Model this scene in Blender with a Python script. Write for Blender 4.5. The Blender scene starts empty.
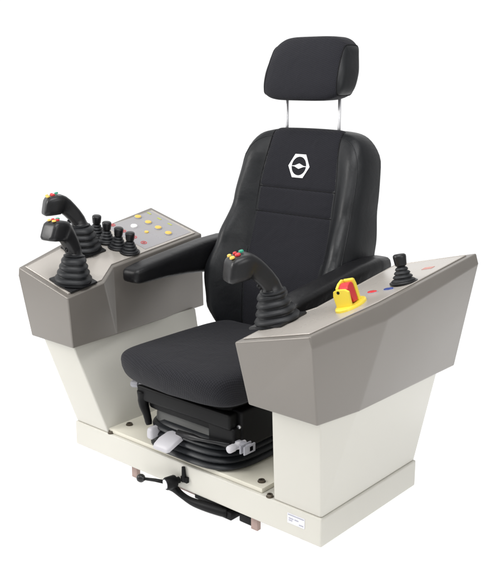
import bpy, bmesh, math, random
from mathutils import Vector, Matrix
random.seed(7)
S = bpy.context.scene
COL = S.collection
R = math.radians

# ------------------------------------------------------------------ materials
def mat(name, col, rough=.5, metal=0., spec=.5, bump=None, var=0., coat=0., varscale=3., wrinkle=0.):
    m = bpy.data.materials.new(name); m.use_nodes = True
    nt = m.node_tree; b = nt.nodes['Principled BSDF']
    b.inputs['Base Color'].default_value = (*col, 1); b.inputs['Roughness'].default_value = rough
    b.inputs['Metallic'].default_value = metal; b.inputs['Specular IOR Level'].default_value = spec
    if coat: b.inputs['Coat Weight'].default_value = coat; b.inputs['Coat Roughness'].default_value = .15
    tc = nt.nodes.new('ShaderNodeTexCoord')
    if var:                      # broad, faint unevenness of the surface itself
        n = nt.nodes.new('ShaderNodeTexNoise'); n.inputs['Scale'].default_value = varscale; n.inputs['Detail'].default_value = 6
        nt.links.new(tc.outputs['Object'], n.inputs['Vector'])
        rp = nt.nodes.new('ShaderNodeMapRange'); rp.inputs[1].default_value = .3; rp.inputs[2].default_value = .7
        rp.inputs[3].default_value = 1 - var; rp.inputs[4].default_value = 1 + var
        nt.links.new(n.outputs['Fac'], rp.inputs[0])
        mx = nt.nodes.new('ShaderNodeVectorMath'); mx.operation = 'SCALE'; mx.inputs[0].default_value = col
        nt.links.new(rp.outputs[0], mx.inputs['Scale']); nt.links.new(mx.outputs[0], b.inputs['Base Color'])
        r2 = nt.nodes.new('ShaderNodeMapRange'); r2.inputs[1].default_value = .3; r2.inputs[2].default_value = .7
        r2.inputs[3].default_value = max(.03, rough - .06); r2.inputs[4].default_value = rough + .06
        nt.links.new(n.outputs['Fac'], r2.inputs[0]); nt.links.new(r2.outputs[0], b.inputs['Roughness'])
    if bump:
        kind, sc, st, dist = bump
        t = nt.nodes.new('ShaderNodeTexNoise' if kind == 'noise' else 'ShaderNodeTexVoronoi')
        t.inputs['Scale'].default_value = sc
        if kind == 'noise': t.inputs['Detail'].default_value = 4
        nt.links.new(tc.outputs['Object'], t.inputs['Vector'])
        bp = nt.nodes.new('ShaderNodeBump'); bp.inputs['Strength'].default_value = st; bp.inputs['Distance'].default_value = dist
        nt.links.new(t.outputs[0], bp.inputs['Height']); nt.links.new(bp.outputs[0], b.inputs['Normal'])
        if wrinkle: broad_bump(nt, tc, bp, wrinkle)
    return m

def broad_bump(nt, tc, bp, st):
    w = nt.nodes.new('ShaderNodeTexNoise'); w.inputs['Scale'].default_value = 11; w.inputs['Detail'].default_value = 3; w.inputs['Distortion'].default_value = 1.2
    nt.links.new(tc.outputs['Object'], w.inputs['Vector'])
    b2 = nt.nodes.new('ShaderNodeBump'); b2.inputs['Strength'].default_value = st; b2.inputs['Distance'].default_value = .012
    nt.links.new(w.outputs['Fac'], b2.inputs['Height']); nt.links.new(b2.outputs[0], bp.inputs['Normal'])

def fabric(name, c0, c1, freq, axes, st=.6):
    """woven cloth: rows of small offset stitches, bump and a faint two-tone thread colour"""
    m = bpy.data.materials.new(name); m.use_nodes = True
    nt = m.node_tree; N = nt.nodes; Lk = nt.links; b = N['Principled BSDF']
    b.inputs['Roughness'].default_value = .85; b.inputs['Specular IOR Level'].default_value = .18
    b.inputs['Sheen Weight'].default_value = .06; b.inputs['Sheen Roughness'].default_value = .5
    tc = N.new('ShaderNodeTexCoord'); sp = N.new('ShaderNodeSeparateXYZ'); Lk.new(tc.outputs['UV' if axes[1] == 'Y' else 'Object'], sp.inputs[0])
    def mth(op, a, bb=None):
        n = N.new('ShaderNodeMath'); n.operation = op
        for i, v in enumerate((a, bb)):
            if v is None: continue
            if isinstance(v, (int, float)): n.inputs[i].default_value = v
            else: Lk.new(v, n.inputs[i])
        return n.outputs[0]
    a_, b_ = sp.outputs[axes[0]], sp.outputs[axes[1]]
    u = mth('MULTIPLY', mth('ADD', a_, mth('MULTIPLY', b_, .5)), freq)
    v = mth('MULTIPLY', mth('SUBTRACT', b_, mth('MULTIPLY', a_, .5)), freq)
    h = mth('ADD', mth('MULTIPLY', mth('SINE', u), mth('SINE', v)), 0.)
    h2 = mth('ADD', mth('MULTIPLY', h, .5), .5)
    nz = N.new('ShaderNodeTexNoise'); nz.inputs['Scale'].default_value = 9; nz.inputs['Detail'].default_value = 5
    Lk.new(tc.outputs['Object'], nz.inputs['Vector'])
    f = mth('ADD', mth('MULTIPLY', h2, .8), mth('MULTIPLY', nz.outputs['Fac'], .25))
    mx = N.new('ShaderNodeMix'); mx.data_type = 'RGBA'
    mx.inputs[6].default_value = (*c0, 1); mx.inputs[7].default_value = (*c1, 1)
    Lk.new(f, mx.inputs[0]); Lk.new(mx.outputs[2], b.inputs['Base Color'])
    bp = N.new('ShaderNodeBump'); bp.inputs['Strength'].default_value = st; bp.inputs['Distance'].default_value = .0015
    broad_bump(nt, tc, bp, .30)
    Lk.new(h2, bp.inputs['Height']); Lk.new(bp.outputs[0], b.inputs['Normal'])
    return m

M = dict(
    cream=mat('cream_paint', (.595, .58, .525), .38, spec=.35, bump=('noise', 260, .08, .001), var=.015),
    plate=mat('cream_plate_paint', (.68, .655, .56), .42, spec=.35, bump=('noise', 260, .08, .001), var=.03),
    taupe=mat('taupe_console_paint', (.192, .176, .158), .36, metal=.22, spec=.5, bump=('noise', 300, .16, .0010), var=.05),
    panel=mat('brushed_panel', (.43, .40, .365), .28, metal=.15, spec=.5, bump=('noise', 180, .03, .0005), var=.02),
    legend=mat('grey_legend_foil', (.34, .33, .34), .28, metal=.2, spec=.5, var=.03),
    fab=fabric('seat_fabric', (.006, .006, .008), (.024, .024, .029), 520, ('X', 'Y')),
    fabv=fabric('back_fabric', (.007, .007, .0095), (.0165, .0165, .0215), 620, ('X', 'Z'), .4),
    leather=mat('black_leather', (.0075, .0083, .0098), .44, spec=.32, bump=('noise', 330, .25, .0012), var=.12, varscale=7, wrinkle=.16),
    armrest=mat('black_vinyl', (.006, .006, .007), .40, spec=.32, bump=('noise', 400, .2, .001), var=.1, wrinkle=.2),
    rubber=mat('boot_rubber', (.013, .014, .016), .5, spec=.35, bump=('noise', 300, .15, .001), var=.15),
    bellow=mat('bellows_rubber', (.014, .016, .019), .42, spec=.35, bump=('noise', 200, .2, .001), var=.15),
    greycover=mat('grey_cover', (.13, .132, .128), .6, spec=.3, bump=('noise', 120, .25, .001), var=.15),
    plastic=mat('black_plastic', (.009, .009, .010), .38, spec=.4, bump=('noise', 350, .08, .0006), var=.1),
    blackmetal=mat('black_metal', (.0035, .0035, .004), .5, spec=.2, var=.2),
    stitch=mat('seam_thread', (.004, .004, .005), .7, spec=.2),
    chrome=mat('polished_steel', (.86, .86, .88), .38, metal=.85),
    whiteplastic=mat('white_plastic', (.50, .49, .515), .4, spec=.4, var=.03),
    greyplastic=mat('grey_plastic', (.30, .30, .33), .45, spec=.4, var=.05),
    yellow=mat('yellow_plastic', (.74, .50, .10), .35, spec=.4, var=.03),
    estopyellow=mat('switch_yellow', (.80, .62, .06), .35, spec=.4, var=.03),
    red=mat('red_plastic', (.55, .03, .035), .35, spec=.4, var=.05),
    blue=mat('blue_plastic', (.02, .045, .22), .35, spec=.4),
    green=mat('green_plastic', (.02, .28, .17), .4, spec=.4),
    olive=mat('olive_print', (.45, .50, .08), .5, spec=.3),
    pink=mat('faded_red_print', (.52, .25, .22), .5, spec=.3),
    white=mat('white_print', (.85, .85, .84), .5, spec=.3),
    logo=mat('white_embroidery', (.80, .80, .81), .75, spec=.2, bump=('noise', 600, .4, .001)),
    sticker=mat('sticker_paper', (.74, .74, .79), .4, spec=.4),
    ink=mat('sticker_ink', (.40, .40, .46), .6, spec=.3),
    brown=mat('red_oxide_bracket', (.34, .25, .225), .6, spec=.3, var=.2, varscale=20),
    brass=mat('dull_bolt', (.13, .11, .085), .4, metal=.7, var=.2),
)

# ------------------------------------------------------------------ helpers
ROOT = None
def link(name, bm, m, parent=None, loc=(0, 0, 0), smooth=False, auto=None):
    bmesh.ops.recalc_face_normals(bm, faces=bm.faces)
    me = bpy.data.meshes.new(name); bm.to_mesh(me); bm.free()
    me.materials.append(m)
    if smooth or auto:
        for p in me.polygons: p.use_smooth = True
    if auto: me.set_sharp_from_angle(angle=R(auto))
    o = bpy.data.objects.new(name, me); COL.objects.link(o)
    o.location = loc
    if parent is not None: o.parent = parent
    return o

def bevel(bm, w, seg=2, ang=20):
    bm.normal_update()
    es = [e for e in bm.edges if len(e.link_faces) == 2 and e.calc_face_angle(0) > R(ang)]
    if es: bmesh.ops.bevel(bm, geom=es, offset=w, segments=seg, profile=.6, affect='EDGES', clamp_overlap=True)

def box(bm, lo, hi):
    v = [bm.verts.new((x, y, z)) for z in (lo[2], hi[2]) for y in (lo[1], hi[1]) for x in (lo[0], hi[0])]
    for f in ((0, 2, 3, 1), (4, 5, 7, 6), (0, 1, 5, 4), (2, 6, 7, 3), (0, 4, 6, 2), (1, 3, 7, 5)):
        bm.faces.new([v[i] for i in f])

def frame(axis):
    a = Vector(axis).normalized()
    u = a.orthogonal().normalized() if abs(a.z) > .95 else Vector((0, 0, 1)).cross(a).normalized()
    return a, u, a.cross(u)

def loops(bm, rings, cap=True, closed=False):
    """skin a list of vertex rings"""
    vs = [[bm.verts.new(p) for p in r] for r in rings]
    n = len(vs[0]); m = len(vs)
    for i in range(m if closed else m - 1):
        a, b = vs[i], vs[(i + 1) % m]
        for k in range(n): bm.faces.new((a[k], a[(k + 1) % n], b[(k + 1) % n], b[k]))
    if cap and not closed:
        bm.faces.new(vs[0][::-1]); bm.faces.new(vs[-1])

def lathe(bm, org, axis, prof, n=32, sq=2.0):
    """prof = [(radius, height)]; sq > 2 gives squarer rings"""
    a, u, v = frame(axis); o = Vector(org); rings = []
    for r, h in prof:
        ring = []
        for k in range(n):
            t = 2 * math.pi * k / n; c, s = math.cos(t), math.sin(t)
            q = (abs(c) ** sq + abs(s) ** sq) ** (-1 / sq) if sq != 2 else 1
            ring.append(o + a * h + (u * c + v * s) * r * q)
        rings.append(ring)
    loops(bm, rings)

def tube(bm, pts, rad, n=12, closed=False):
    pts = [Vector(p) for p in pts]; rings = []; ref = None
    m = len(pts)
    for i, p in enumerate(pts):
        if closed: t = pts[(i + 1) % m] - pts[i - 1]
        else: t = pts[min(i + 1, m - 1)] - pts[max(i - 1, 0)]
        t.normalize()
        if ref is None: ref = t.orthogonal().normalized()
        ref = (ref - t * ref.dot(t)).normalized(); w = t.cross(ref)
        r = rad[i] if isinstance(rad, (list, tuple)) else rad
        rings.append([p + (ref * math.cos(2 * math.pi * k / n) + w * math.sin(2 * math.pi * k / n)) * r for k in range(n)])
    loops(bm, rings, closed=closed)

def prism(bm, poly, nrm, h):
    """extrude a planar polygon (world points) by h along nrm"""
    d = Vector(nrm).normalized() * h
    a = [bm.verts.new(p) for p in poly]; b = [bm.verts.new(Vector(p) + d) for p in poly]
    n = len(poly)
    bm.faces.new(a[::-1]); bm.faces.new(b)
    for k in range(n): bm.faces.new((a[k], a[(k + 1) % n], b[(k + 1) % n], b[k]))

def smooth_path(pts, k=6):
    pts = [Vector(p) for p in pts]; out = []
    for i in range(len(pts) - 1):
        p0, p1, p2, p3 = pts[max(i - 1, 0)], pts[i], pts[i + 1], pts[min(i + 2, len(pts) - 1)]
        for j in range(k):
            t = j / k
            out.append(.5 * ((2 * p1) + (p2 - p0) * t + (2 * p0 - 5 * p1 + 4 * p2 - p3) * t * t + (3 * p1 - p0 - 3 * p2 + p3) * t ** 3))
    out.append(pts[-1]); return out

def lerp_table(tab, z):
    if z <= tab[0][0]: return tab[0][1]
    for (a, va), (b, vb) in zip(tab, tab[1:]):
        if z <= b:
            t = (z - a) / (b - a); t = t * t * (3 - 2 * t); return va + (vb - va) * t
    return tab[-1][1]
def sstep(a, b, x):
    t = min(1, max(0, (x - a) / (b - a))); return t * t * (3 - 2 * t)

# ------------------------------------------------------------------ the thing
Z0 = -.047
ROOT = bpy.data.objects.new('operator_chair', None); COL.objects.link(ROOT)
ROOT.location = (0, .28, Z0); ROOT.empty_display_size = .2
ROOT['label'] = 'black padded operator seat between two taupe joystick consoles on a cream steel base'
ROOT['category'] = 'operator chair'
OFF = -Vector(ROOT.location)
def part(name, bm, m, **k): return link(name, bm, m, ROOT, OFF, **k)       # mesh given in world coordinates
def sub(name, bm, m, p, **k): return link(name, bm, m, p, (0, 0, 0), **k)  # same coordinates as its part

# ---- base frame
D, HB = .563, .097
bm = bmesh.new(); box(bm, (-.6, 0, 0), (.6, D, HB)); bevel(bm, .007, 4)
base = part('base_frame', bm, M['cream'], auto=40)
bm = bmesh.new()
box(bm, (-.425, .012, HB + .001), (.352, .50, .114)); bevel(bm, .003, 2)
plate = part('seat_plate', bm, M['plate'], auto=40)
def bolt(p, par, r=.011, h=.008):
    bm = bmesh.new(); lathe(bm, p, (0, 0, 1), [(r * 1.25, 0), (r * 1.25, h * .25), (r, h * .3), (r, h * .9), (r * .85, h), (r * .5, h), (r * .45, h * .4)], 18)
    return sub('bolt', bm, M['brass'], par, auto=40)
for x, y in ((-.375, .085), (.318, .05), (-.33, .45), (.30, .45)): bolt((x, y, .114), plate)
for x in (-.398, .385): bolt((x, .012, HB), base, .010, .010)
# feet under the frame
for x in (-.272, .318):
    bm = bmesh.new(); box(bm, (x - .014, .012, Z0 + .001), (x + .014, .030, -.001)); bevel(bm, .002)
    sub('support_foot', bm, M['brown'], base)
# maker's sticker on the front
bm = bmesh.new(); prism(bm, [(.468, -.0002, .042), (.536, -.0002, .042), (.536, -.0002, .076), (.468, -.0002, .076)], (0, -1, 0), .0012)
sub('sticker', bm, M['sticker'], base)
bm = bmesh.new()
for x0, x1, z in ((.471, .533, .0715), (.474, .492, .060), (.474, .488, .053), (.515, .531, .049), (.497, .512, .060)):
    box(bm, (x0, -.0022, z - .0016), (x1, -.0016, z + .0016))
sub('sticker_print', bm, M['ink'], base)

# ---- pedestals and consoles (mirror images of each other)
NZ = Vector((-.265, -.134, 1.)).normalized()
def ztop(x, y): return .66 + .265 * (x - .391) + .134 * (y + .163)
def P(x, y, s, h=0.):
    """a point on the sloping console top, h above it; s=+1 right console, -1 left"""
    p = Vector((x, y, ztop(x, y))) + NZ * h
    return Vector((p.x * s, p.y, p.z))
def NRM(s): return Vector((NZ.x * s, NZ.y, NZ.z))

def mesh_from(verts, faces, s):
    bm = bmesh.new(); vs = {k: bm.verts.new((v[0] * s, v[1], v[2])) for k, v in verts.items()}
    for f in faces: bm.faces.new([vs[k] for k in f.split()])
    return bm
consoles = {}
for s in (-1, 1):
    v = dict(a=(.406, .006, HB), b=(.594, .006, HB), c=(.594, D - .006, HB), d=(.406, D - .006, HB),
             A=(.474, -.092, .464), B=(.657, -.093, .466), C=(.681, .531, .455), D=(.481, .563, .462), F=(.680, .060, .462))
    bm = mesh_from(v, ['d c b a', 'A B F C D', 'a b B A', 'b F B', 'b c C F', 'c d D C', 'd a A D'], s)
    bevel(bm, .007, 4, 3.5); part('pedestal', bm, M['cream'], auto=50)
    t = {k: (x, y, ztop(x, y)) for k, (x, y) in dict(I=(.391, -.163), S=(.397, .007), T=(.466, .112), R=(.464, .588), Q=(.768, .588), F=(.730, .100), O=(.668, -.168)).items()}
    t.update(o=(.675, -.1675, .700), f=(.739, .112, .735), q=(.778, .588, .828),
             i=(.417, -.131, .463), g=(.450, .103, .457), r=(.500, .634, .456), u=(.690, .632, .450), h=(.690, .051, .457), p=(.670, -.128, .462))
    bm = mesh_from(t, ['I O F Q R T S', 'i g r u h p', 'I i p o O', 'I S g i', 'S T g', 'T R r g', 'R Q q u r', 'O o f F', 'F f q Q', 'o p h f', 'f h u q'], s)
    bevel(bm, .006, 4, 4)
    c = part('console', bm, M['taupe'], auto=50); consoles[s] = c
    # flat instrument panel with a thin raised rim
    inn = [(.412, -.143), (.418, .012), (.484, .116), (.483, .566), (.742, .566), (.707, .104), (.653, -.147)]
    bm = bmesh.new(); prism(bm, [P(x, y, s, .0008) for x, y in inn], NRM(s), .0022); bevel(bm, .001, 1)
    sub('control_panel', bm, M['panel'], c)
    bm = bmesh.new(); tube(bm, [P(x, y, s, .0022) for x, y in inn], .0022, 6, closed=True)
    sub('panel_rim', bm, M['panel'], c)
consoles[-1]['label'] = 'console with four yellow push buttons and two joysticks'
consoles[1]['label'] = 'console with the yellow and red safety switch and one joystick'

def disc(name, m, con, x, y, r, h, s, ry=None, h0=.003, n=28):
    """a round or oval button on a console top"""
    a = NRM(s); u = Vector((1, 0, 0)); u = (u - a * u.dot(a)).normalized(); w = a.cross(u)
    o = P(x, y, s, h0); ry = ry or r; bm = bmesh.new(); rings = []
    for k, hh in ((1, 0), (1, h * .6), (.93, h * .9), (.8, h)):
        rings.append([o + a * hh + (u * math.cos(t) * r + w * math.sin(t) * ry) * k for t in [2 * math.pi * i / n for i in range(n)]])
    loops(bm, rings)
    return sub(name, bm, m, con, auto=45)
def strip(name, m, con, x0, x1, y0, y1, s, h0=.0032, h=.0008):
    bm = bmesh.new(); prism(bm, [P(x0, y0, s, h0), P(x1, y0, s, h0), P(x1, y1, s, h0), P(x0, y1, s, h0)], NRM(s), h)
    return sub(name, bm, m, con)

# left console: buttons and printed legends
L = consoles[-1]
strip('legend_plate', M['legend'], L, .495, .735, .30, .555, -1, .0032, .0008)
for x in (.735 - .012, .660, .600, .540):
    disc('button_collar', M['greyplastic'], L, x, .470, .0165, .003, -1, h0=.004)
    disc('push_button', M['yellow'], L, x, .470, .0138, .005, -1, h0=.005)
for x in (.722, .66, .597): strip('legend_strip', M['olive'], L, x - .011, x + .011, .530, .537, -1, .0042)
disc('pilot_lamp', M['white'], L, .668, .398, .014, .006, -1, h0=.004)
disc('pilot_lamp', M['yellow'], L, .60, .405, .009, .004, -1, h0=.004)
for i, x in enumerate((.728, .662, .597, .539)):          # red printed symbols, one per small joystick
    y = .333
    bm = bmesh.new()
    for k in range(20):
        t0, t1 = 2 * math.pi * k / 20, 2 * math.pi * (k + 1) / 20
        q = [P(x + math.cos(t) * r, y + math.sin(t) * r, -1, .0044) for t, r in ((t0, .0125), (t1, .0125), (t1, .0095), (t0, .0095))]
        prism(bm, q, NRM(-1), .0006)
    for a_, b_ in (((-.006, -.0018), (.006, .0018)), ((-.0018, -.006), (.0018, -.0022)), ((-.0018, .0022), (.0018, .006))):
        prism(bm, [P(x + a_[0], y + a_[1], -1, .0044), P(x + b_[0], y + a_[1], -1, .0044), P(x + b_[0], y + b_[1], -1, .0044), P(x + a_[0], y + b_[1], -1, .0044)], NRM(-1), .0006)
    sub('printed_symbol', bm, M['red'], L)

# right console: flat lamps and a faded legend
Rc = consoles[1]
disc('lamp_bezel', M['greyplastic'], Rc, .614, .221, .0205, .002, 1, ry=.013)
disc('lamp_bezel', M['greyplastic'], Rc, .664, .233, .0205, .002, 1, ry=.013)
disc('pilot_lamp', M['red'], Rc, .614, .221, .017, .005, 1, ry=.010)
disc('pilot_lamp', M['blue'], Rc, .664, .233, .017, .005, 1, ry=.010)
strip('legend_strip', M['pink'], Rc, .655, .690, .440, .463, 1)

# ---- yellow safety switch with red handle
def psw(x, y, h=0.): return P(x, y, 1, h)
cx, cy = .624, .094
a = NRM(1); fx = Vector((-.12, 1, 0)); fx = (fx - a * fx.dot(a)).normalized(); fy = a.cross(fx)      # fy points to the seat side
o = psw(cx, cy, .003)
bm = bmesh.new(); rings = []
for k, hh in ((1, 0), (1, .006), (.94, .009)):
    rings.append([o + a * hh + (fx * math.cos(t) * .072 + fy * math.sin(t) * .038) * k for t in [2 * math.pi * i / 36 for i in range(36)]])
loops(bm, rings)
sw = part('safety_switch', bm, M['estopyellow'], auto=45)
def sw_side(pts, w0, w1):    # outline in (along, up), thickness across
    b = bmesh.new(); prism(b, [o + fx * p + a * (q + .008) + fy * w0 for p, q in pts], fy, w1 - w0); return b
def sw_front(pts, d0, d1):   # outline in (across, up), thickness along
    b = bmesh.new(); prism(b, [o + fy * p + a * (q + .008) + fx * d0 for p, q in pts], fx, d1 - d0); return b
b = sw_front([(-.024, 0), (.026, 0), (.028, .036), (.024, .050), (.012, .054), (-.014, .052), (-.026, .044)], -.040, -.031); bevel(b, .002, 2); sub('switch_plate', b, M['estopyellow'], sw)
b = sw_side([(-.0305, 0), (-.030, .056), (-.012, .066), (.012, .072), (.024, .066), (.030, .050), (.034, 0)], .012, .020); bevel(b, .002, 2); sub('switch_cheek', b, M['estopyellow'], sw)
b = sw_side([(.020, 0), (.013, .066), (.016, .072), (.024, .068), (.030, .052), (.034, 0)], -.020, .0115); bevel(b, .002, 2); sub('switch_plate', b, M['estopyellow'], sw)
b = sw_side([(-.010, .004), (-.029, .049), (-.022, .058), (-.008, .064), (.004, .064), (.012, .058), (.017, .004)], -.019, .0115); bevel(b, .003, 2); sub('switch_handle', b, M['red'], sw)
b = bmesh.new(); lathe(b, o + fx * -.0395 + a * .053 + fy * .008, -fx, [(.0048, 0), (.0048, .0012)], 14); sub('padlock_hole', b, M['blackmetal'], sw)

# ---- big joysticks
def tilt(s):            # orientation that puts local +Z along the console normal
    a = NRM(s); x = Vector((1, 0, 0)); x = (x - a * x.dot(a)).normalized(); y = a.cross(x)
    return Matrix((x, y, a)).transposed()
def grip_bm():
    #     d,    z,   angle, half width, half height, squareness
    sec = [(.000, .090, 90, .032, .032, 2), (.000, .104, 90, .034, .035, 2), (.002, .109, 88, .028, .031, 2.2), (.008, .126, 70, .0275, .030, 2.6),
           (.020, .148, 58, .027, .030, 3), (.034, .168, 50, .027, .031, 3.2), (.047, .184, 40, .028, .033, 3.6), (.058, .193, 26, .033, .036, 4.5),
           (.068, .197, 14, .039, .038, 6), (.090, .198, 9, .041, .038, 7), (.112, .197, 10, .040, .037, 7), (.126, .195, 14, .038, .034, 7),
           (.132, .194, 16, .033, .029, 6), (.134, .1935, 16, .024, .021, 4)]
    rings = []
    for d, z, an, w, h, sq in sec:
        ca, sa = math.cos(R(an)), math.sin(R(an)); up = Vector((0, sa, ca)); ring = []     # travel direction is -Y
        for k in range(28):
            t = 2 * math.pi * k / 28; c, q = math.cos(t), math.sin(t); r = (abs(c) ** sq + abs(q) ** sq) ** (-1 / sq)
            ring.append(Vector((0, -d, z)) + Vector((1, 0, 0)) * c * r * w + up * q * r * h)
        rings.append(ring)
    bm = bmesh.new(); loops(bm, rings); return bm
def boot_prof(r0, r1, h, n):
    pr = [(r0 * .9, 0), (r0 * 1.02, .004)]
    for i in range(n):
        f = (i + .0) / n; g = (i + .5) / n; e = (i + .95) / n
        ro = r0 + (r1 - r0) * (g ** .8)
        pr += [(ro * .90, h * (.05 + .93 * (f + .04))), (ro * 1.06, h * (.05 + .93 * (f + .30 / n))), (ro * 1.07, h * (.05 + .93 * (f + .52 / n))), (ro * .97, h * (.05 + .93 * (f + .80 / n))), (ro * .86, h * (.05 + .93 * e))]
    pr.append((r1 * .8, h)); return pr
joy_proto = []
def build_joystick():
    g = link('joystick', grip_bm(), M['plastic'], ROOT, smooth=True, auto=50)
    bm = bmesh.new(); lathe(bm, (0, 0, -.001), (0, 0, 1), boot_prof(.071, .041, .101, 4), 40, 2.5)
    link('rubber_boot', bm, M['rubber'], g, smooth=True)
    bm = bmesh.new(); box(bm, (-.066, -.064, 0), (.066, .064, .009)); bevel(bm, .004, 2); link('mounting_plate', bm, M['plastic'], g, auto=40)
    bm = bmesh.new(); lathe(bm, (0, 0, .098), (0, 0, 1), [(.040, 0), (.040, .004), (.034, .007)], 32); link('collar', bm, M['rubber'], g, auto=40)
    for nm, m, x, d, r in (('red', 'red', .004, .092, .0090), ('yellow', 'yellow', .012, .113, .0080), ('green', 'green', -.014, .074, .0080), ('yellow', 'yellow', -.017, .111, .0065), ('red', 'red', -.019, .092, .0065)):
        bm = bmesh.new(); lathe(bm, (x, -d, .2355 - (d - .09) * .12), (0, -.12, 1), [(r, 0), (r, .003), (r * .85, .0055), (r * .45, .0065)], 16)
        b = link('thumb_button', bm, M[m], g, auto=50); b['label'] = nm + ' thumb button'
    bm = bmesh.new(); lathe(bm, (.0, -.030, .132), (0, -1, -.75), [(.009, -.002), (.009, .016), (.007, .019)], 14); link('trigger', bm, M['plastic'], g, auto=50)
    return g
def copy_part(o):
    c = o.copy(); COL.objects.link(c)
    for ch in o.children:
        d = ch.copy(); COL.objects.link(d); d.parent = c
    return c
g0 = build_joystick()
for i, (x, y, s, yaw, fwd, sc) in enumerate(((.426, -.002, 1, 27, 10, 1.0), (.466, -.078, -1, -4, -6, .95), (.632, .104, -1, 24, 5, .96))):
    g = g0 if i == 0 else copy_part(g0)
    Rm = tilt(s) @ Matrix.Rotation(0, 3, 'Z')
    p = P(x, y, s, .003)
    g.location = p + OFF; g.rotation_euler = (Matrix.Rotation(R(-yaw), 3, 'Z') @ Matrix.Rotation(R(fwd), 3, 'X')).to_euler(); g.scale = (sc,) * 3
    inv = g.rotation_euler.to_matrix().inverted()
    for ch in g.children:                                   # plate and boot foot stay square to the console top
        if ch.name.startswith('mounting_plate'): ch.rotation_euler = (inv @ Rm).to_euler()
        if ch.name.startswith('rubber_boot'): ch.rotation_euler = Matrix.Identity(3).to_quaternion().slerp((inv @ Rm).to_quaternion(), .55).to_euler()

# ---- small joysticks
def build_mini():
    bm = bmesh.new(); lathe(bm, (0, 0, .040), (0, 0, 1), [(.011, 0), (.011, .007), (.0155, .010), (.0165, .014), (.0185, .034), (.018, .039), (.0145, .042), (.006, .043)], 20, 2.3)
    g = link('small_joystick', bm, M['plastic'], ROOT, auto=55)
    bm = bmesh.new(); lathe(bm, (0, 0, 0), (0, 0, 1), boot_prof(.036, .015, .046, 4), 32); link('rubber_boot', bm, M['rubber'], g, smooth=True)
    bm = bmesh.new(); lathe(bm, (0, 0, 0), (0, 0, 1), [(.040, 0), (.040, .004), (.038, .006)], 32); link('collar', bm, M['plastic'], g, auto=40)
    return g
m0 = build_mini()
for i, (x, y, s, tx, ty) in enumerate(((.514, .236, -1, 0, 0), (.572, .226, -1, 0, 3), (.632, .220, -1, -2, -2), (.700, .226, -1, 0, 1), (.678, .296, 1, -3, -3))):
    g = m0 if i == 0 else copy_part(m0)
    g.location = P(x, y, s, .003) + OFF
    b = tilt(s).lerp(Matrix.Identity(3), .35) if hasattr(Matrix, 'lerp') else tilt(s)
    g.scale = (1.09,) * 3 if s > 0 else (1,) * 3
    g.rotation_euler = (b @ Matrix.Rotation(R(tx), 3, 'X') @ Matrix.Rotation(R(ty), 3, 'Y')).to_euler()

# ---- armrests
for s in (-1, 1):
    #      y,   z bottom, z top, x in, x out
    sec = [(.100, .684, .708, .340, .396), (.106, .674, .720, .330, .406), (.122, .669, .727, .323, .411), (.16, .668, .736, .320, .412), (.25, .670, .750, .319, .412),
           (.36, .666, .766, .317, .411), (.48, .655, .783, .315, .410), (.60, .650, .790, .316, .410), (.66, .655, .786, .318, .408), (.672, .68, .770, .332, .392)]
    rings = []
    for y, zb, zt, xi, xo in sec:
        cxx, czz, w, h = (xi + xo) / 2, (zb + zt) / 2, (xo - xi) / 2, (zt - zb) / 2; ring = []
        for k in range(32):
            t = 2 * math.pi * k / 32; c, q = math.cos(t), math.sin(t); r = (abs(c) ** 5 + abs(q) ** 5) ** (-1 / 5)
            ring.append(Vector(((cxx + c * r * w) * s, y, czz + q * r * h)))
        rings.append(ring)
    bm = bmesh.new(); loops(bm, rings); part('armrest', bm, M['armrest'], smooth=True, auto=60)

# ---- seat cushion
def pillow(a, b, c, e1, e2, nu=120, nv=48):
    """superellipsoid around Z, as rings from bottom to top"""
    sp = lambda v, e: math.copysign(abs(v) ** e, v)
    rings = []
    for j in range(1, nv):
        ph = -math.pi / 2 + math.pi * j / nv; cz, rr = sp(math.sin(ph), e1) * c, sp(math.cos(ph), e1)
        rings.append([Vector((a * rr * sp(math.cos(t), e2), b * rr * sp(math.sin(t), e2), cz)) for t in [2 * math.pi * k / nu for k in range(nu)]])
    return rings
rings = pillow(.267, .295, .065, .38, .22)
for r in rings:
    for p in r:
        y = p.y; u = p.x / .267
        if p.z < 0: p.z *= 1 - .05 * u ** 4 * sstep(.1, -.2, y)
        fr = sstep(.05, -.30, y)
        p.z += -.003 * (1 - u * u) * fr * fr + .003 * (1 - u * u) * sstep(-.05, .05, p.z) - .006 * sstep(.1, .3, y)
        p.z += .004 * (1 - sstep(.0, .18, abs(abs(u) - .82))) * sstep(0, .06, p.z) * (1 - fr)         # side wings
        p.y += -.030 * fr * (1 - u * u)
        if p.z < .02: p.y += .03 * fr * sstep(.02, -.07, p.z)
        p += Vector((0, .225, .4225))
bm = bmesh.new(); loops(bm, rings)
cush = part('seat_cushion', bm, M['fab'], smooth=True)
JE = next(j for j in range(len(rings)) if min(p.z for p in rings[j]) > .46)      # rim where the top turns down
uvs = []; NC = len(rings[0])
low = [[0.] * NC for _ in rings]
for j in range(JE - 1, -1, -1):
    for k in range(NC): low[j][k] = low[j + 1][k] + (rings[j][k] - rings[j + 1][k]).length
for j, r in enumerate(rings):
    for k, p in enumerate(r):
        if j >= JE: uvs.append((p.x, p.y)); continue
        e = rings[JE][k]; n_ = Vector((math.copysign(abs(e.x / .267) ** 5, e.x), math.copysign(abs((e.y - .225) / .3) ** 5, e.y - .225))).normalized()
        uvs.append((e.x + n_.x * low[j][k], e.y + n_.y * low[j][k]))
uvl = cush.data.uv_layers.new(name='UVMap')
for lp_ in cush.data.loops: uvl.data[lp_.index].uv = uvs[lp_.vertex_index]
bm = bmesh.new()
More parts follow.
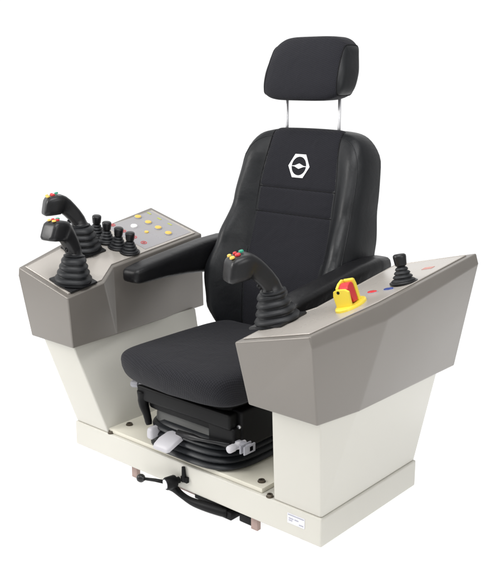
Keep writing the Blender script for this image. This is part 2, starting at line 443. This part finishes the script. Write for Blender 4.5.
lo = rings[9]; tube(bm, lo[::2], .0035, 8, closed=True); sub('piping', bm, M['stitch'], cush, smooth=True)

# ---- backrest
ZC, HC = .80, .41                      # centre and half height
WT = [(.44, .275), (.55, .318), (.68, .332), (.80, .316), (.95, .296), (1.10, .290), (1.21, .280)]
BT = [(.44, .085), (.55, .115), (.68, .125), (.80, .100), (.95, .058), (1.10, .036), (1.21, .012)]
TH = [(.44, .080), (.8, .086), (1.1, .084), (1.21, .066)]
WI = [(.44, .185), (.80, .188), (1.0, .184), (1.19, .163)]
def yplane(z): return .664 - .2 * (1.184 - z) - .02 * math.exp(-((z - .66) / .14) ** 2)
def yfront(x, z, rho, q=5.):
    w = lerp_table(WT, z); th = lerp_table(TH, z); u = abs(x) / w; wi = lerp_table(WI, z) / w
    bol = lerp_table(BT, z) * sstep(wi - .06, (wi + 1) / 2 + .05, u)
    bol *= 1 - .35 * sstep(.90, 1.0, u)
    return yplane(z) + th - th * max(0, 1 - rho ** q) ** (1 / q) - bol + .012 * (u / .6) ** 2 * 0
def back_pt(theta, rho, side):
    n = 7.0; c, s_ = math.cos(theta), math.sin(theta)
    r = (abs(c) ** n + abs(s_) ** n) ** (-1 / n)
    z = ZC + HC * s_ * r * rho; x = lerp_table(WT, z) * c * r * rho
    if s_ > 0: z += .010 * (1 - (c * r * rho) ** 2) * sstep(.6, 1, s_ * r * rho)      # gently arched top edge
    th = lerp_table(TH, z)
    if side < 0: y = yfront(x, z, rho)
    else: y = yplane(z) + th + th * max(0, 1 - rho ** 4.) ** (1 / 4.) - .5 * lerp_table(BT, z) * sstep(.8, 1, rho) * sstep(.75, 1, abs(c * r * rho)) * (1 - sstep(.93, 1, rho))
    if rho > .9999: y = yplane(z) + th * .8 - lerp_table(BT, z) * .65 * sstep(.6, 1., abs(c * r))
    return Vector((x, y, z))
NT = 160
rhos = [.12, .25, .38, .48, .56, .63, .69, .74, .78, .82, .855, .885, .91, .93, .95, .965, .978, .988, .995]
rings = [[back_pt(2 * math.pi * k / NT, r, -1) for k in range(NT)] for r in rhos] + [[back_pt(2 * math.pi * k / NT, 1, -1) for k in range(NT)]] + \
        [[back_pt(2 * math.pi * k / NT, r, 1) for k in range(NT)] for r in rhos[::-1]]
bm = bmesh.new(); loops(bm, rings)
back = part('backrest', bm, M['leather'], smooth=True)
bm = bmesh.new(); tube(bm, [back_pt(2 * math.pi * k / 160, .945, -1) + Vector((0, .0005, 0)) for k in range(160)], .0022, 6, closed=True)
sub('edge_piping', bm, M['leather'], back, smooth=True)
# cloth centre panel, quilted into three fields
SEAMS = (1.000, .905)
def panel_at(x, z0, edge=1.):
    """point on the cloth panel; z0 is the height before the arch of the top edge is added"""
    zz = (z0 - ZC) / HC; w = lerp_table(WT, z0); rho = min(.9992, (abs(x / w) ** 7 + abs(zz) ** 7) ** (1 / 7))
    puff = 1.
    for zs in SEAMS: puff *= 1 - math.exp(-((z0 - zs) / .006) ** 2)
    k = sstep(.95, 1, zz); d = Vector((0, -(1 - k), k)).normalized()
    p = Vector((x, yfront(x, z0, rho), z0 + .010 * (1 - (x / w) ** 2) * sstep(.6, 1, zz)))
    return p + d * (-.004 + .0085 * edge * (.62 + .38 * puff))
ZA, ZB = .45, ZC + HC * .9985
def vz(v): return ZA + (ZB - ZA) * (1 - (1 - v) ** 1.5)
def panel_pt(u, v):
    z = vz(v); return panel_at(u * lerp_table(WI, z), z, 1 - abs(u) ** 18)
bm = bmesh.new(); nu, nv = 48, 220
g = [[bm.verts.new(panel_pt(-1 + 2 * i / nu, j / nv)) for i in range(nu + 1)] for j in range(nv + 1)]
for j in range(nv):
    for i in range(nu): bm.faces.new((g[j][i], g[j][i + 1], g[j + 1][i + 1], g[j + 1][i]))
ext = bmesh.ops.extrude_face_region(bm, geom=list(bm.faces))
for e in ext['geom']:
    if isinstance(e, bmesh.types.BMVert): e.co += Vector((0, .012, -.004))
cloth = part('backrest_panel', bm, M['fabv'], auto=60)
bm = bmesh.new()
for s in (-1, 1): tube(bm, [panel_pt(s * .99, j / 90) + Vector((0, -.0015, 0)) for j in range(91)], .0026, 6)
sub('seam_piping', bm, M['stitch'], cloth, smooth=True)
bm = bmesh.new()
for zs in SEAMS: tube(bm, [panel_at((-.98 + 1.96 * i / 30) * lerp_table(WI, zs), zs) + Vector((0, .0006, 0)) for i in range(31)], .0018, 6)
sub('seam_stitch', bm, M['stitch'], cloth, smooth=True)
# embroidered white hexagon badge: ring with a lens-shaped bar
lx, lz = -.0, 1.084
def lp(u, v, h=0.):
    return panel_at(lx + u, lz + v) + Vector((0, -h, 0))
def outline(fn, n=72): return [fn(2 * math.pi * k / n) for k in range(n)]
def hexr(t, rr=.044):
    k = (t + math.pi / 6) % (math.pi / 3) - math.pi / 6
    return rr * math.cos(math.pi / 6) / math.cos(k + 0) 
def hexpt(t):                 # points left and right, flats at top and bottom
    k = (t) % (math.pi / 3) - math.pi / 6
    rr = .047 * math.cos(math.pi / 6) / math.cos(k); return (1.06 * rr * math.cos(t), rr * math.sin(t))
outer = outline(hexpt); inner = outline(lambda t: (.0345 * math.cos(t), .0325 * math.sin(t)))
bm = bmesh.new()
ro = [lp(*p, .0006) for p in outer]; rf = [lp(*p, .0026) for p in outer]; ri = [lp(*p, .0026) for p in inner]; rb = [lp(*p, .0006) for p in inner]
loops(bm, [ro, rf, ri, rb], closed=True)
lens = [(.0355 * math.cos(t), .0018 * math.sin(t) + .0075 * math.sin(t) * max(0, 1 - abs(math.cos(t)) * 1.6)) for t in [2 * math.pi * k / 48 for k in range(48)]]
loops(bm, [[lp(*p, .0006) for p in lens], [lp(*p, .0024) for p in lens]])
sub('emblem', bm, M['logo'], cloth)

# ---- headrest on two steel posts
def head_ring(theta, rho, side):
    n = 5.0; c, s_ = math.cos(theta), math.sin(theta); r = (abs(c) ** n + abs(s_) ** n) ** (-1 / n)
    zz = s_ * r * rho; z = 1.443 + .116 * zz
    w = lerp_table([(-1, .180), (-.75, .188), (-.2, .188), (.5, .174), (1, .156)], zz)
    x = w * c * r * rho
    q = 5.5; t = .066 * max(0, 1 - rho ** q) ** (1 / q)
    t *= 1 - .22 * sstep(.2, 1, zz) - .12 * sstep(-.3, -1, zz)
    y = .712 + side * t + .035 * zz - .012 * (1 - (c * r * rho) ** 2) * (1 if side < 0 else 0) + .0
    return Vector((x, y, z))
hr = [.15, .3, .45, .58, .68, .76, .83, .88, .92, .95, .972, .988, .996]
NH = 120
rings = [[head_ring(2 * math.pi * k / NH, r, -1) for k in range(NH)] for r in hr] + [[head_ring(2 * math.pi * k / NH, 1, -1) for k in range(NH)]] + \
        [[head_ring(2 * math.pi * k / NH, r, 1) for k in range(NH)] for r in hr[::-1]]
bm = bmesh.new(); loops(bm, rings)
def cut(src, sx, keep_mid):
    no = Vector((sx, 0, .05)).normalized(); co_ = Vector((sx * .164, 0, 1.443))
    bmesh.ops.bisect_plane(src, geom=src.verts[:] + src.edges[:] + src.faces[:], plane_co=co_, plane_no=no, clear_outer=keep_mid, clear_inner=not keep_mid)
sides = [bm.copy(), bm.copy()]
cut(bm, 1, True); cut(bm, -1, True)
head = part('headrest', bm, M['fabv'], smooth=True)
for sx, b_ in zip((-1, 1), sides):
    cut(b_, sx, False); edge = [e for e in b_.edges if e.is_boundary]
    nxt = {}; 
    for e in edge:
        for v_, w_ in ((e.verts[0], e.verts[1]), (e.verts[1], e.verts[0])): nxt.setdefault(v_, []).append(w_)
    v_ = edge[0].verts[0]; pv = None; pth = []
    while True:
        pth.append(v_.co.copy()); nn_ = [q for q in nxt[v_] if q is not pv]; pv, v_ = v_, nn_[0]
        if v_ is edge[0].verts[0] or len(pth) > 2000: break
    sub('headrest_side', b_, M['leather'], head, smooth=True)
    bp_ = bmesh.new(); tube(bp_, pth, .0022, 6, closed=True); sub('seam_piping', bp_, M['stitch'], head, smooth=True)
for s in (-1, 1):
    bm = bmesh.new(); tube(bm, [(s * .123, .722, 1.16), (s * .123, .722, 1.25), (s * .123, .722, 1.36)], .0062, 14); sub('headrest_post', bm, M['chrome'], head, smooth=True)
    bm = bmesh.new(); lathe(bm, (s * .123, .722, 1.196), (0, 0, 1), [(.017, 0), (.017, .010), (.013, .014), (.008, .014)], 20); sub('post_collar', bm, M['plastic'], back, auto=40)

# ---- suspension under the seat
def rrect(cx, cy, hx, hy, z, n=72, sq=5.):
    out = []
    for k in range(n):
        t = 2 * math.pi * k / n; c, s_ = math.cos(t), math.sin(t); r = (abs(c) ** sq + abs(s_) ** sq) ** (-1 / sq)
        out.append(Vector((cx + hx * c * r, cy + hy * s_ * r, z)))
    return out
rings = []
for i in range(4):
    z = .115 + i * .024; k = 1 - .010 * i
    for dz, e in ((0, -.012), (.004, .0), (.010, .005), (.016, .002), (.022, -.010)):
        rings.append(rrect(-.0, .210, (.222 + e) * k, (.222 + e) * k, z + dz, sq=3.6))
rings += [rrect(0, .212, .204, .198, .208, sq=4), rrect(0, .215, .200, .192, .222, sq=4)]
bm = bmesh.new(); loops(bm, rings); bel = part('suspension_bellows', bm, M['bellow'], smooth=True, auto=60)
bm = bmesh.new(); loops(bm, [rrect(0, .215, .198, .192, .205, sq=6), rrect(0, .222, .197, .193, .222, sq=7), rrect(0, .228, .197, .193, .262, sq=7)])
sub('bellows_cover', bm, M['greycover'], bel, smooth=True, auto=60)
# black upper frame, side links
bm = bmesh.new(); loops(bm, [rrect(0, .225, .200, .198, .252, sq=9), rrect(0, .225, .212, .212, .258, sq=9), rrect(0, .225, .216, .216, .315, sq=9), rrect(0, .225, .212, .212, .322, sq=9), rrect(0, .225, .208, .208, .364, sq=9)])
fr = part('suspension_frame', bm, M['blackmetal'], auto=45)
bm = bmesh.new(); box(bm, (-.226, -.004, .282), (.226, .040, .338)); bevel(bm, .010, 3); sub('front_rail', bm, M['blackmetal'], fr, auto=40)
bm = bmesh.new(); pts = smooth_path([(-.206, .012, .315), (-.204, .008, .270), (-.186, .006, .232), (-.178, .008, .195)], 5)
tube(bm, pts, [.024, .024, .022, .020, .020, .019, .018, .017, .016, .015, .014, .014, .013, .013, .012, .011], 14); sub('link_arm', bm, M['blackmetal'], fr, smooth=True)
bm = bmesh.new(); box(bm, (.195, .035, .205), (.246, .38, .345)); bevel(bm, .012, 3); sub('side_bracket', bm, M['blackmetal'], fr, auto=40)  # dark mechanism, kept near-black so this side reads as deep shade
bm = bmesh.new(); box(bm, (.12, .002, .212), (.24, .10, .29)); bevel(bm, .012, 3); sub('gear_housing', bm, M['blackmetal'], fr, auto=40)
bm = bmesh.new(); tube(bm, [(-.02, -.0, .208), (.06, -.010, .218), (.10, -.012, .222), (.23, -.008, .238)], [.012, .012, .007, .007], 10); sub('cross_rod', bm, M['plastic'], fr, smooth=True)
bm = bmesh.new(); lathe(bm, (.235, .034, .29), (0, -1, 0), [(.007, 0), (.007, .005), (.005, .007)], 14); sub('bolt', bm, M['chrome'], fr, auto=40)
# white paddle lever and its small neighbour
bm = bmesh.new()
ring = lambda c, w, h: [Vector((c[0] + dx * w, c[1], c[2] + dz * h)) for dx, dz in ((-1, -.6), (-.9, .7), (-.6, 1), (.6, 1), (.9, .7), (1, -.6), (.7, -1), (-.7, -1))]
loops(bm, [ring((-.028, .02, .198), .032, .010), ring((-.029, -.01, .196), .040, .011), ring((-.032, -.045, .184), .043, .011), ring((-.036, -.066, .170), .041, .010), ring((-.037, -.073, .165), .036, .006)])
bevel(bm, .003, 2, 30); part('release_lever', bm, M['whiteplastic'], auto=50)
bm = bmesh.new(); loops(bm, [ring((-.134, .03, .184), .012, .016), ring((-.134, -.018, .184), .0155, .021), ring((-.135, -.029, .181), .0145, .020), ring((-.135, -.034, .180), .009, .013)])
bevel(bm, .003, 2, 30); part('tilt_latch', bm, M['whiteplastic'], auto=50)
# round weight-adjusting knob and fork beside it
bm = bmesh.new(); lathe(bm, (.264, .03, .246), (-.12, -1, -.09), [(.008, 0), (.010, .02), (.0115, .023), (.0125, .036), (.011, .038), (.011, .048), (.013, .051), (.013, .070), (.0115, .074), (.007, .077)], 20)
part('weight_knob', bm, M['whiteplastic'], auto=50)
bm = bmesh.new()
box(bm, (.286, -.025, .228), (.292, .03, .258)); box(bm, (.303, -.025, .228), (.309, .03, .258)); box(bm, (.246, -.002, .232), (.309, .02, .254)); bevel(bm, .003, 2)
part('lock_fork', bm, M['greyplastic'], auto=40)
bm = bmesh.new(); lathe(bm, (-.200, .02, .335), (-1, -.25, -.06), [(.008, 0), (.008, .03), (.0125, .032), (.0135, .056), (.011, .062)], 18)
part('tilt_knob', bm, M['greyplastic'], auto=50)

# ---- clamp lever on the front of the base
bm = bmesh.new(); tube(bm, [(-.035, -.036, .027), (-.10, -.040, .018), (-.155, -.045, .008)], [.0075, .0065, .0055], 12)
cl = part('clamp_lever', bm, M['blackmetal'], smooth=True)
bm = bmesh.new(); lathe(bm, (-.170, -.046, .006), (1, 0, .1), [(.003, -.016), (.010, -.0135), (.0148, -.007), (.016, 0), (.0148, .007), (.010, .0135), (.006, .017), (.006, .02)], 20); sub('lever_knob', bm, M['plastic'], cl, smooth=True)
bm = bmesh.new(); lathe(bm, (-.018, -.002, .032), (-.3, -1, -.05), [(.012, 0), (.012, .012), (.021, .014), (.023, .018), (.023, .050), (.021, .054), (.016, .055)], 24); sub('hub', bm, M['blackmetal'], cl, auto=40)
bm = bmesh.new(); lathe(bm, Vector((-.018, -.002, .032)) + Vector((-.3, -1, -.05)).normalized() * .0545, (-.3, -1, -.05), [(.0165, 0), (.0165, .002), (.014, .003)], 24); sub('hub_cap', bm, M['sticker'], cl, auto=40)
bm = bmesh.new(); tube(bm, [(.012, -.008, .038), (.012, -.008, .06), (.010, -.008, .092)], [.010, .008, .006], 10); box(bm, (.0, -.012, .036), (.03, -.001, .056)); sub('pin', bm, M['blackmetal'], cl, auto=40)

# ---- black swivel handle hanging under the base
pts = smooth_path([(-.092, .022, .002), (-.086, .012, -.012), (-.045, .000, -.010), (.0, -.006, -.020), (.05, -.006, -.028), (.12, .000, -.027), (.20, .012, -.027)], 6)
bm = bmesh.new(); tube(bm, pts, [.0145 + .003 * math.sin(i / (len(pts) - 1) * 9) for i in range(len(pts))], 12)
sh = part('swivel_handle', bm, M['blackmetal'], smooth=True)
bm = bmesh.new(); box(bm, (.155, .004, -.045), (.222, .30, -.016)); box(bm, (.245, .020, -.043), (.30, .30, -.014)); box(bm, (.215, .05, -.045), (.25, .30, -.016)); box(bm, (.02, .035, -.040), (.16, .30, -.012)); bevel(bm, .004, 2); sub('swivel_rail', bm, M['blackmetal'], sh, auto=40)
bm = bmesh.new(); box(bm, (-.11, .05, -.040), (.29, .40, -.002)); bevel(bm, .004, 2); sub('swivel_bearing', bm, M['brown'], sh)

# ------------------------------------------------------------------ setting: white ground, made translucent so an added lamp below keeps it shadowless
bm = bmesh.new(); dx_, dy_ = Vector((-.6545, .7561, 0)), Vector((.7561, .6545, 0)); bm.faces.new([bm.verts.new(dx_ * p + dy_ * q) for p, q in ((-.85, -1.35), (-.85, 1.2), (2.4, 1.2), (2.4, -1.35))])
gm = bpy.data.materials.new('backlit_white_sheet'); gm.use_nodes = True
nt = gm.node_tree; nt.nodes.remove(nt.nodes['Principled BSDF']); out = nt.nodes['Material Output']
df = nt.nodes.new('ShaderNodeBsdfDiffuse'); df.inputs[0].default_value = (.92, .92, .92, 1)
tl = nt.nodes.new('ShaderNodeBsdfTranslucent'); tl.inputs[0].default_value = (.95, .95, .95, 1)
ms = nt.nodes.new('ShaderNodeMixShader'); ms.inputs[0].default_value = .5
nt.links.new(df.outputs[0], ms.inputs[1]); nt.links.new(tl.outputs[0], ms.inputs[2]); nt.links.new(ms.outputs[0], out.inputs[0])
gr = link('ground', bm, gm, None, (0, 0, Z0)); gr['kind'] = 'structure'

# ------------------------------------------------------------------ light
w = bpy.data.worlds.new('World'); S.world = w; w.use_nodes = True
nt = w.node_tree; bg = nt.nodes['Background']
tc = nt.nodes.new('ShaderNodeTexCoord'); sp = nt.nodes.new('ShaderNodeSeparateXYZ'); nt.links.new(tc.outputs['Generated'], sp.inputs[0])
dt = nt.nodes.new('ShaderNodeVectorMath'); dt.operation = 'DOT_PRODUCT'; dt.inputs[1].default_value = (-.85, .53, 0)   # behind the chair
nt.links.new(tc.outputs['Generated'], dt.inputs[0])
mr = nt.nodes.new('ShaderNodeMapRange'); mr.interpolation_type = 'SMOOTHSTEP'
mr.inputs[1].default_value = .25; mr.inputs[2].default_value = .56; mr.inputs[3].default_value = .50; mr.inputs[4].default_value = 1.08
nt.links.new(dt.outputs['Value'], mr.inputs[0])
nt.links.new(mr.outputs[0], bg.inputs['Strength']); bg.inputs['Color'].default_value = (1, 1, 1, 1)
def area(name, loc, target, size, power, col=(1, 1, 1), sy=None):
    l = bpy.data.lights.new(name, 'AREA'); l.energy = power; l.color = col; l.shape = 'RECTANGLE'; l.size = size; l.size_y = sy or size
    o = bpy.data.objects.new(name, l); COL.objects.link(o); o.location = loc
    o.rotation_euler = (Vector(target) - Vector(loc)).to_track_quat('-Z', 'Y').to_euler(); return o
area('overhead_softbox', (.5, -1.0, 3.5), (0, .15, .5), 2.2, 88)
area('key_softbox', (-2.6, -2.6, 2.4), (0, .2, .6), 1.6, 100, (1, .985, .96))
area('side_softbox', (3.4, -.9, 2.3), (0, .2, .35), 1.6, 32)
area('added_underlight', (0, .6, Z0 - .8), (0, .6, 5), 9, 285)  # unseen lamp added under the ground to whiten it and cancel contact shadows

# ------------------------------------------------------------------ camera
cam = bpy.data.cameras.new('Camera'); co = bpy.data.objects.new('Camera', cam); COL.objects.link(co)
co.location = (2.00926791, -1.96262719, 1.41436098)
yaw, pit = .713450622, .236185199
dv = Vector((-math.sin(yaw) * math.cos(pit), math.cos(yaw) * math.cos(pit), -math.sin(pit)))
co.rotation_euler = dv.to_track_quat('-Z', 'Y').to_euler()
cam.sensor_fit = 'VERTICAL'; cam.sensor_height = 24; cam.lens = 866.216518 / 570 * 24
cam.clip_end = 500; cam.clip_start = .05
S.camera = co
S.view_settings.view_transform = 'Standard'; S.view_settings.look = 'None'; S.view_settings.exposure = 0; S.view_settings.gamma = 1
S.cycles.max_bounces = 8
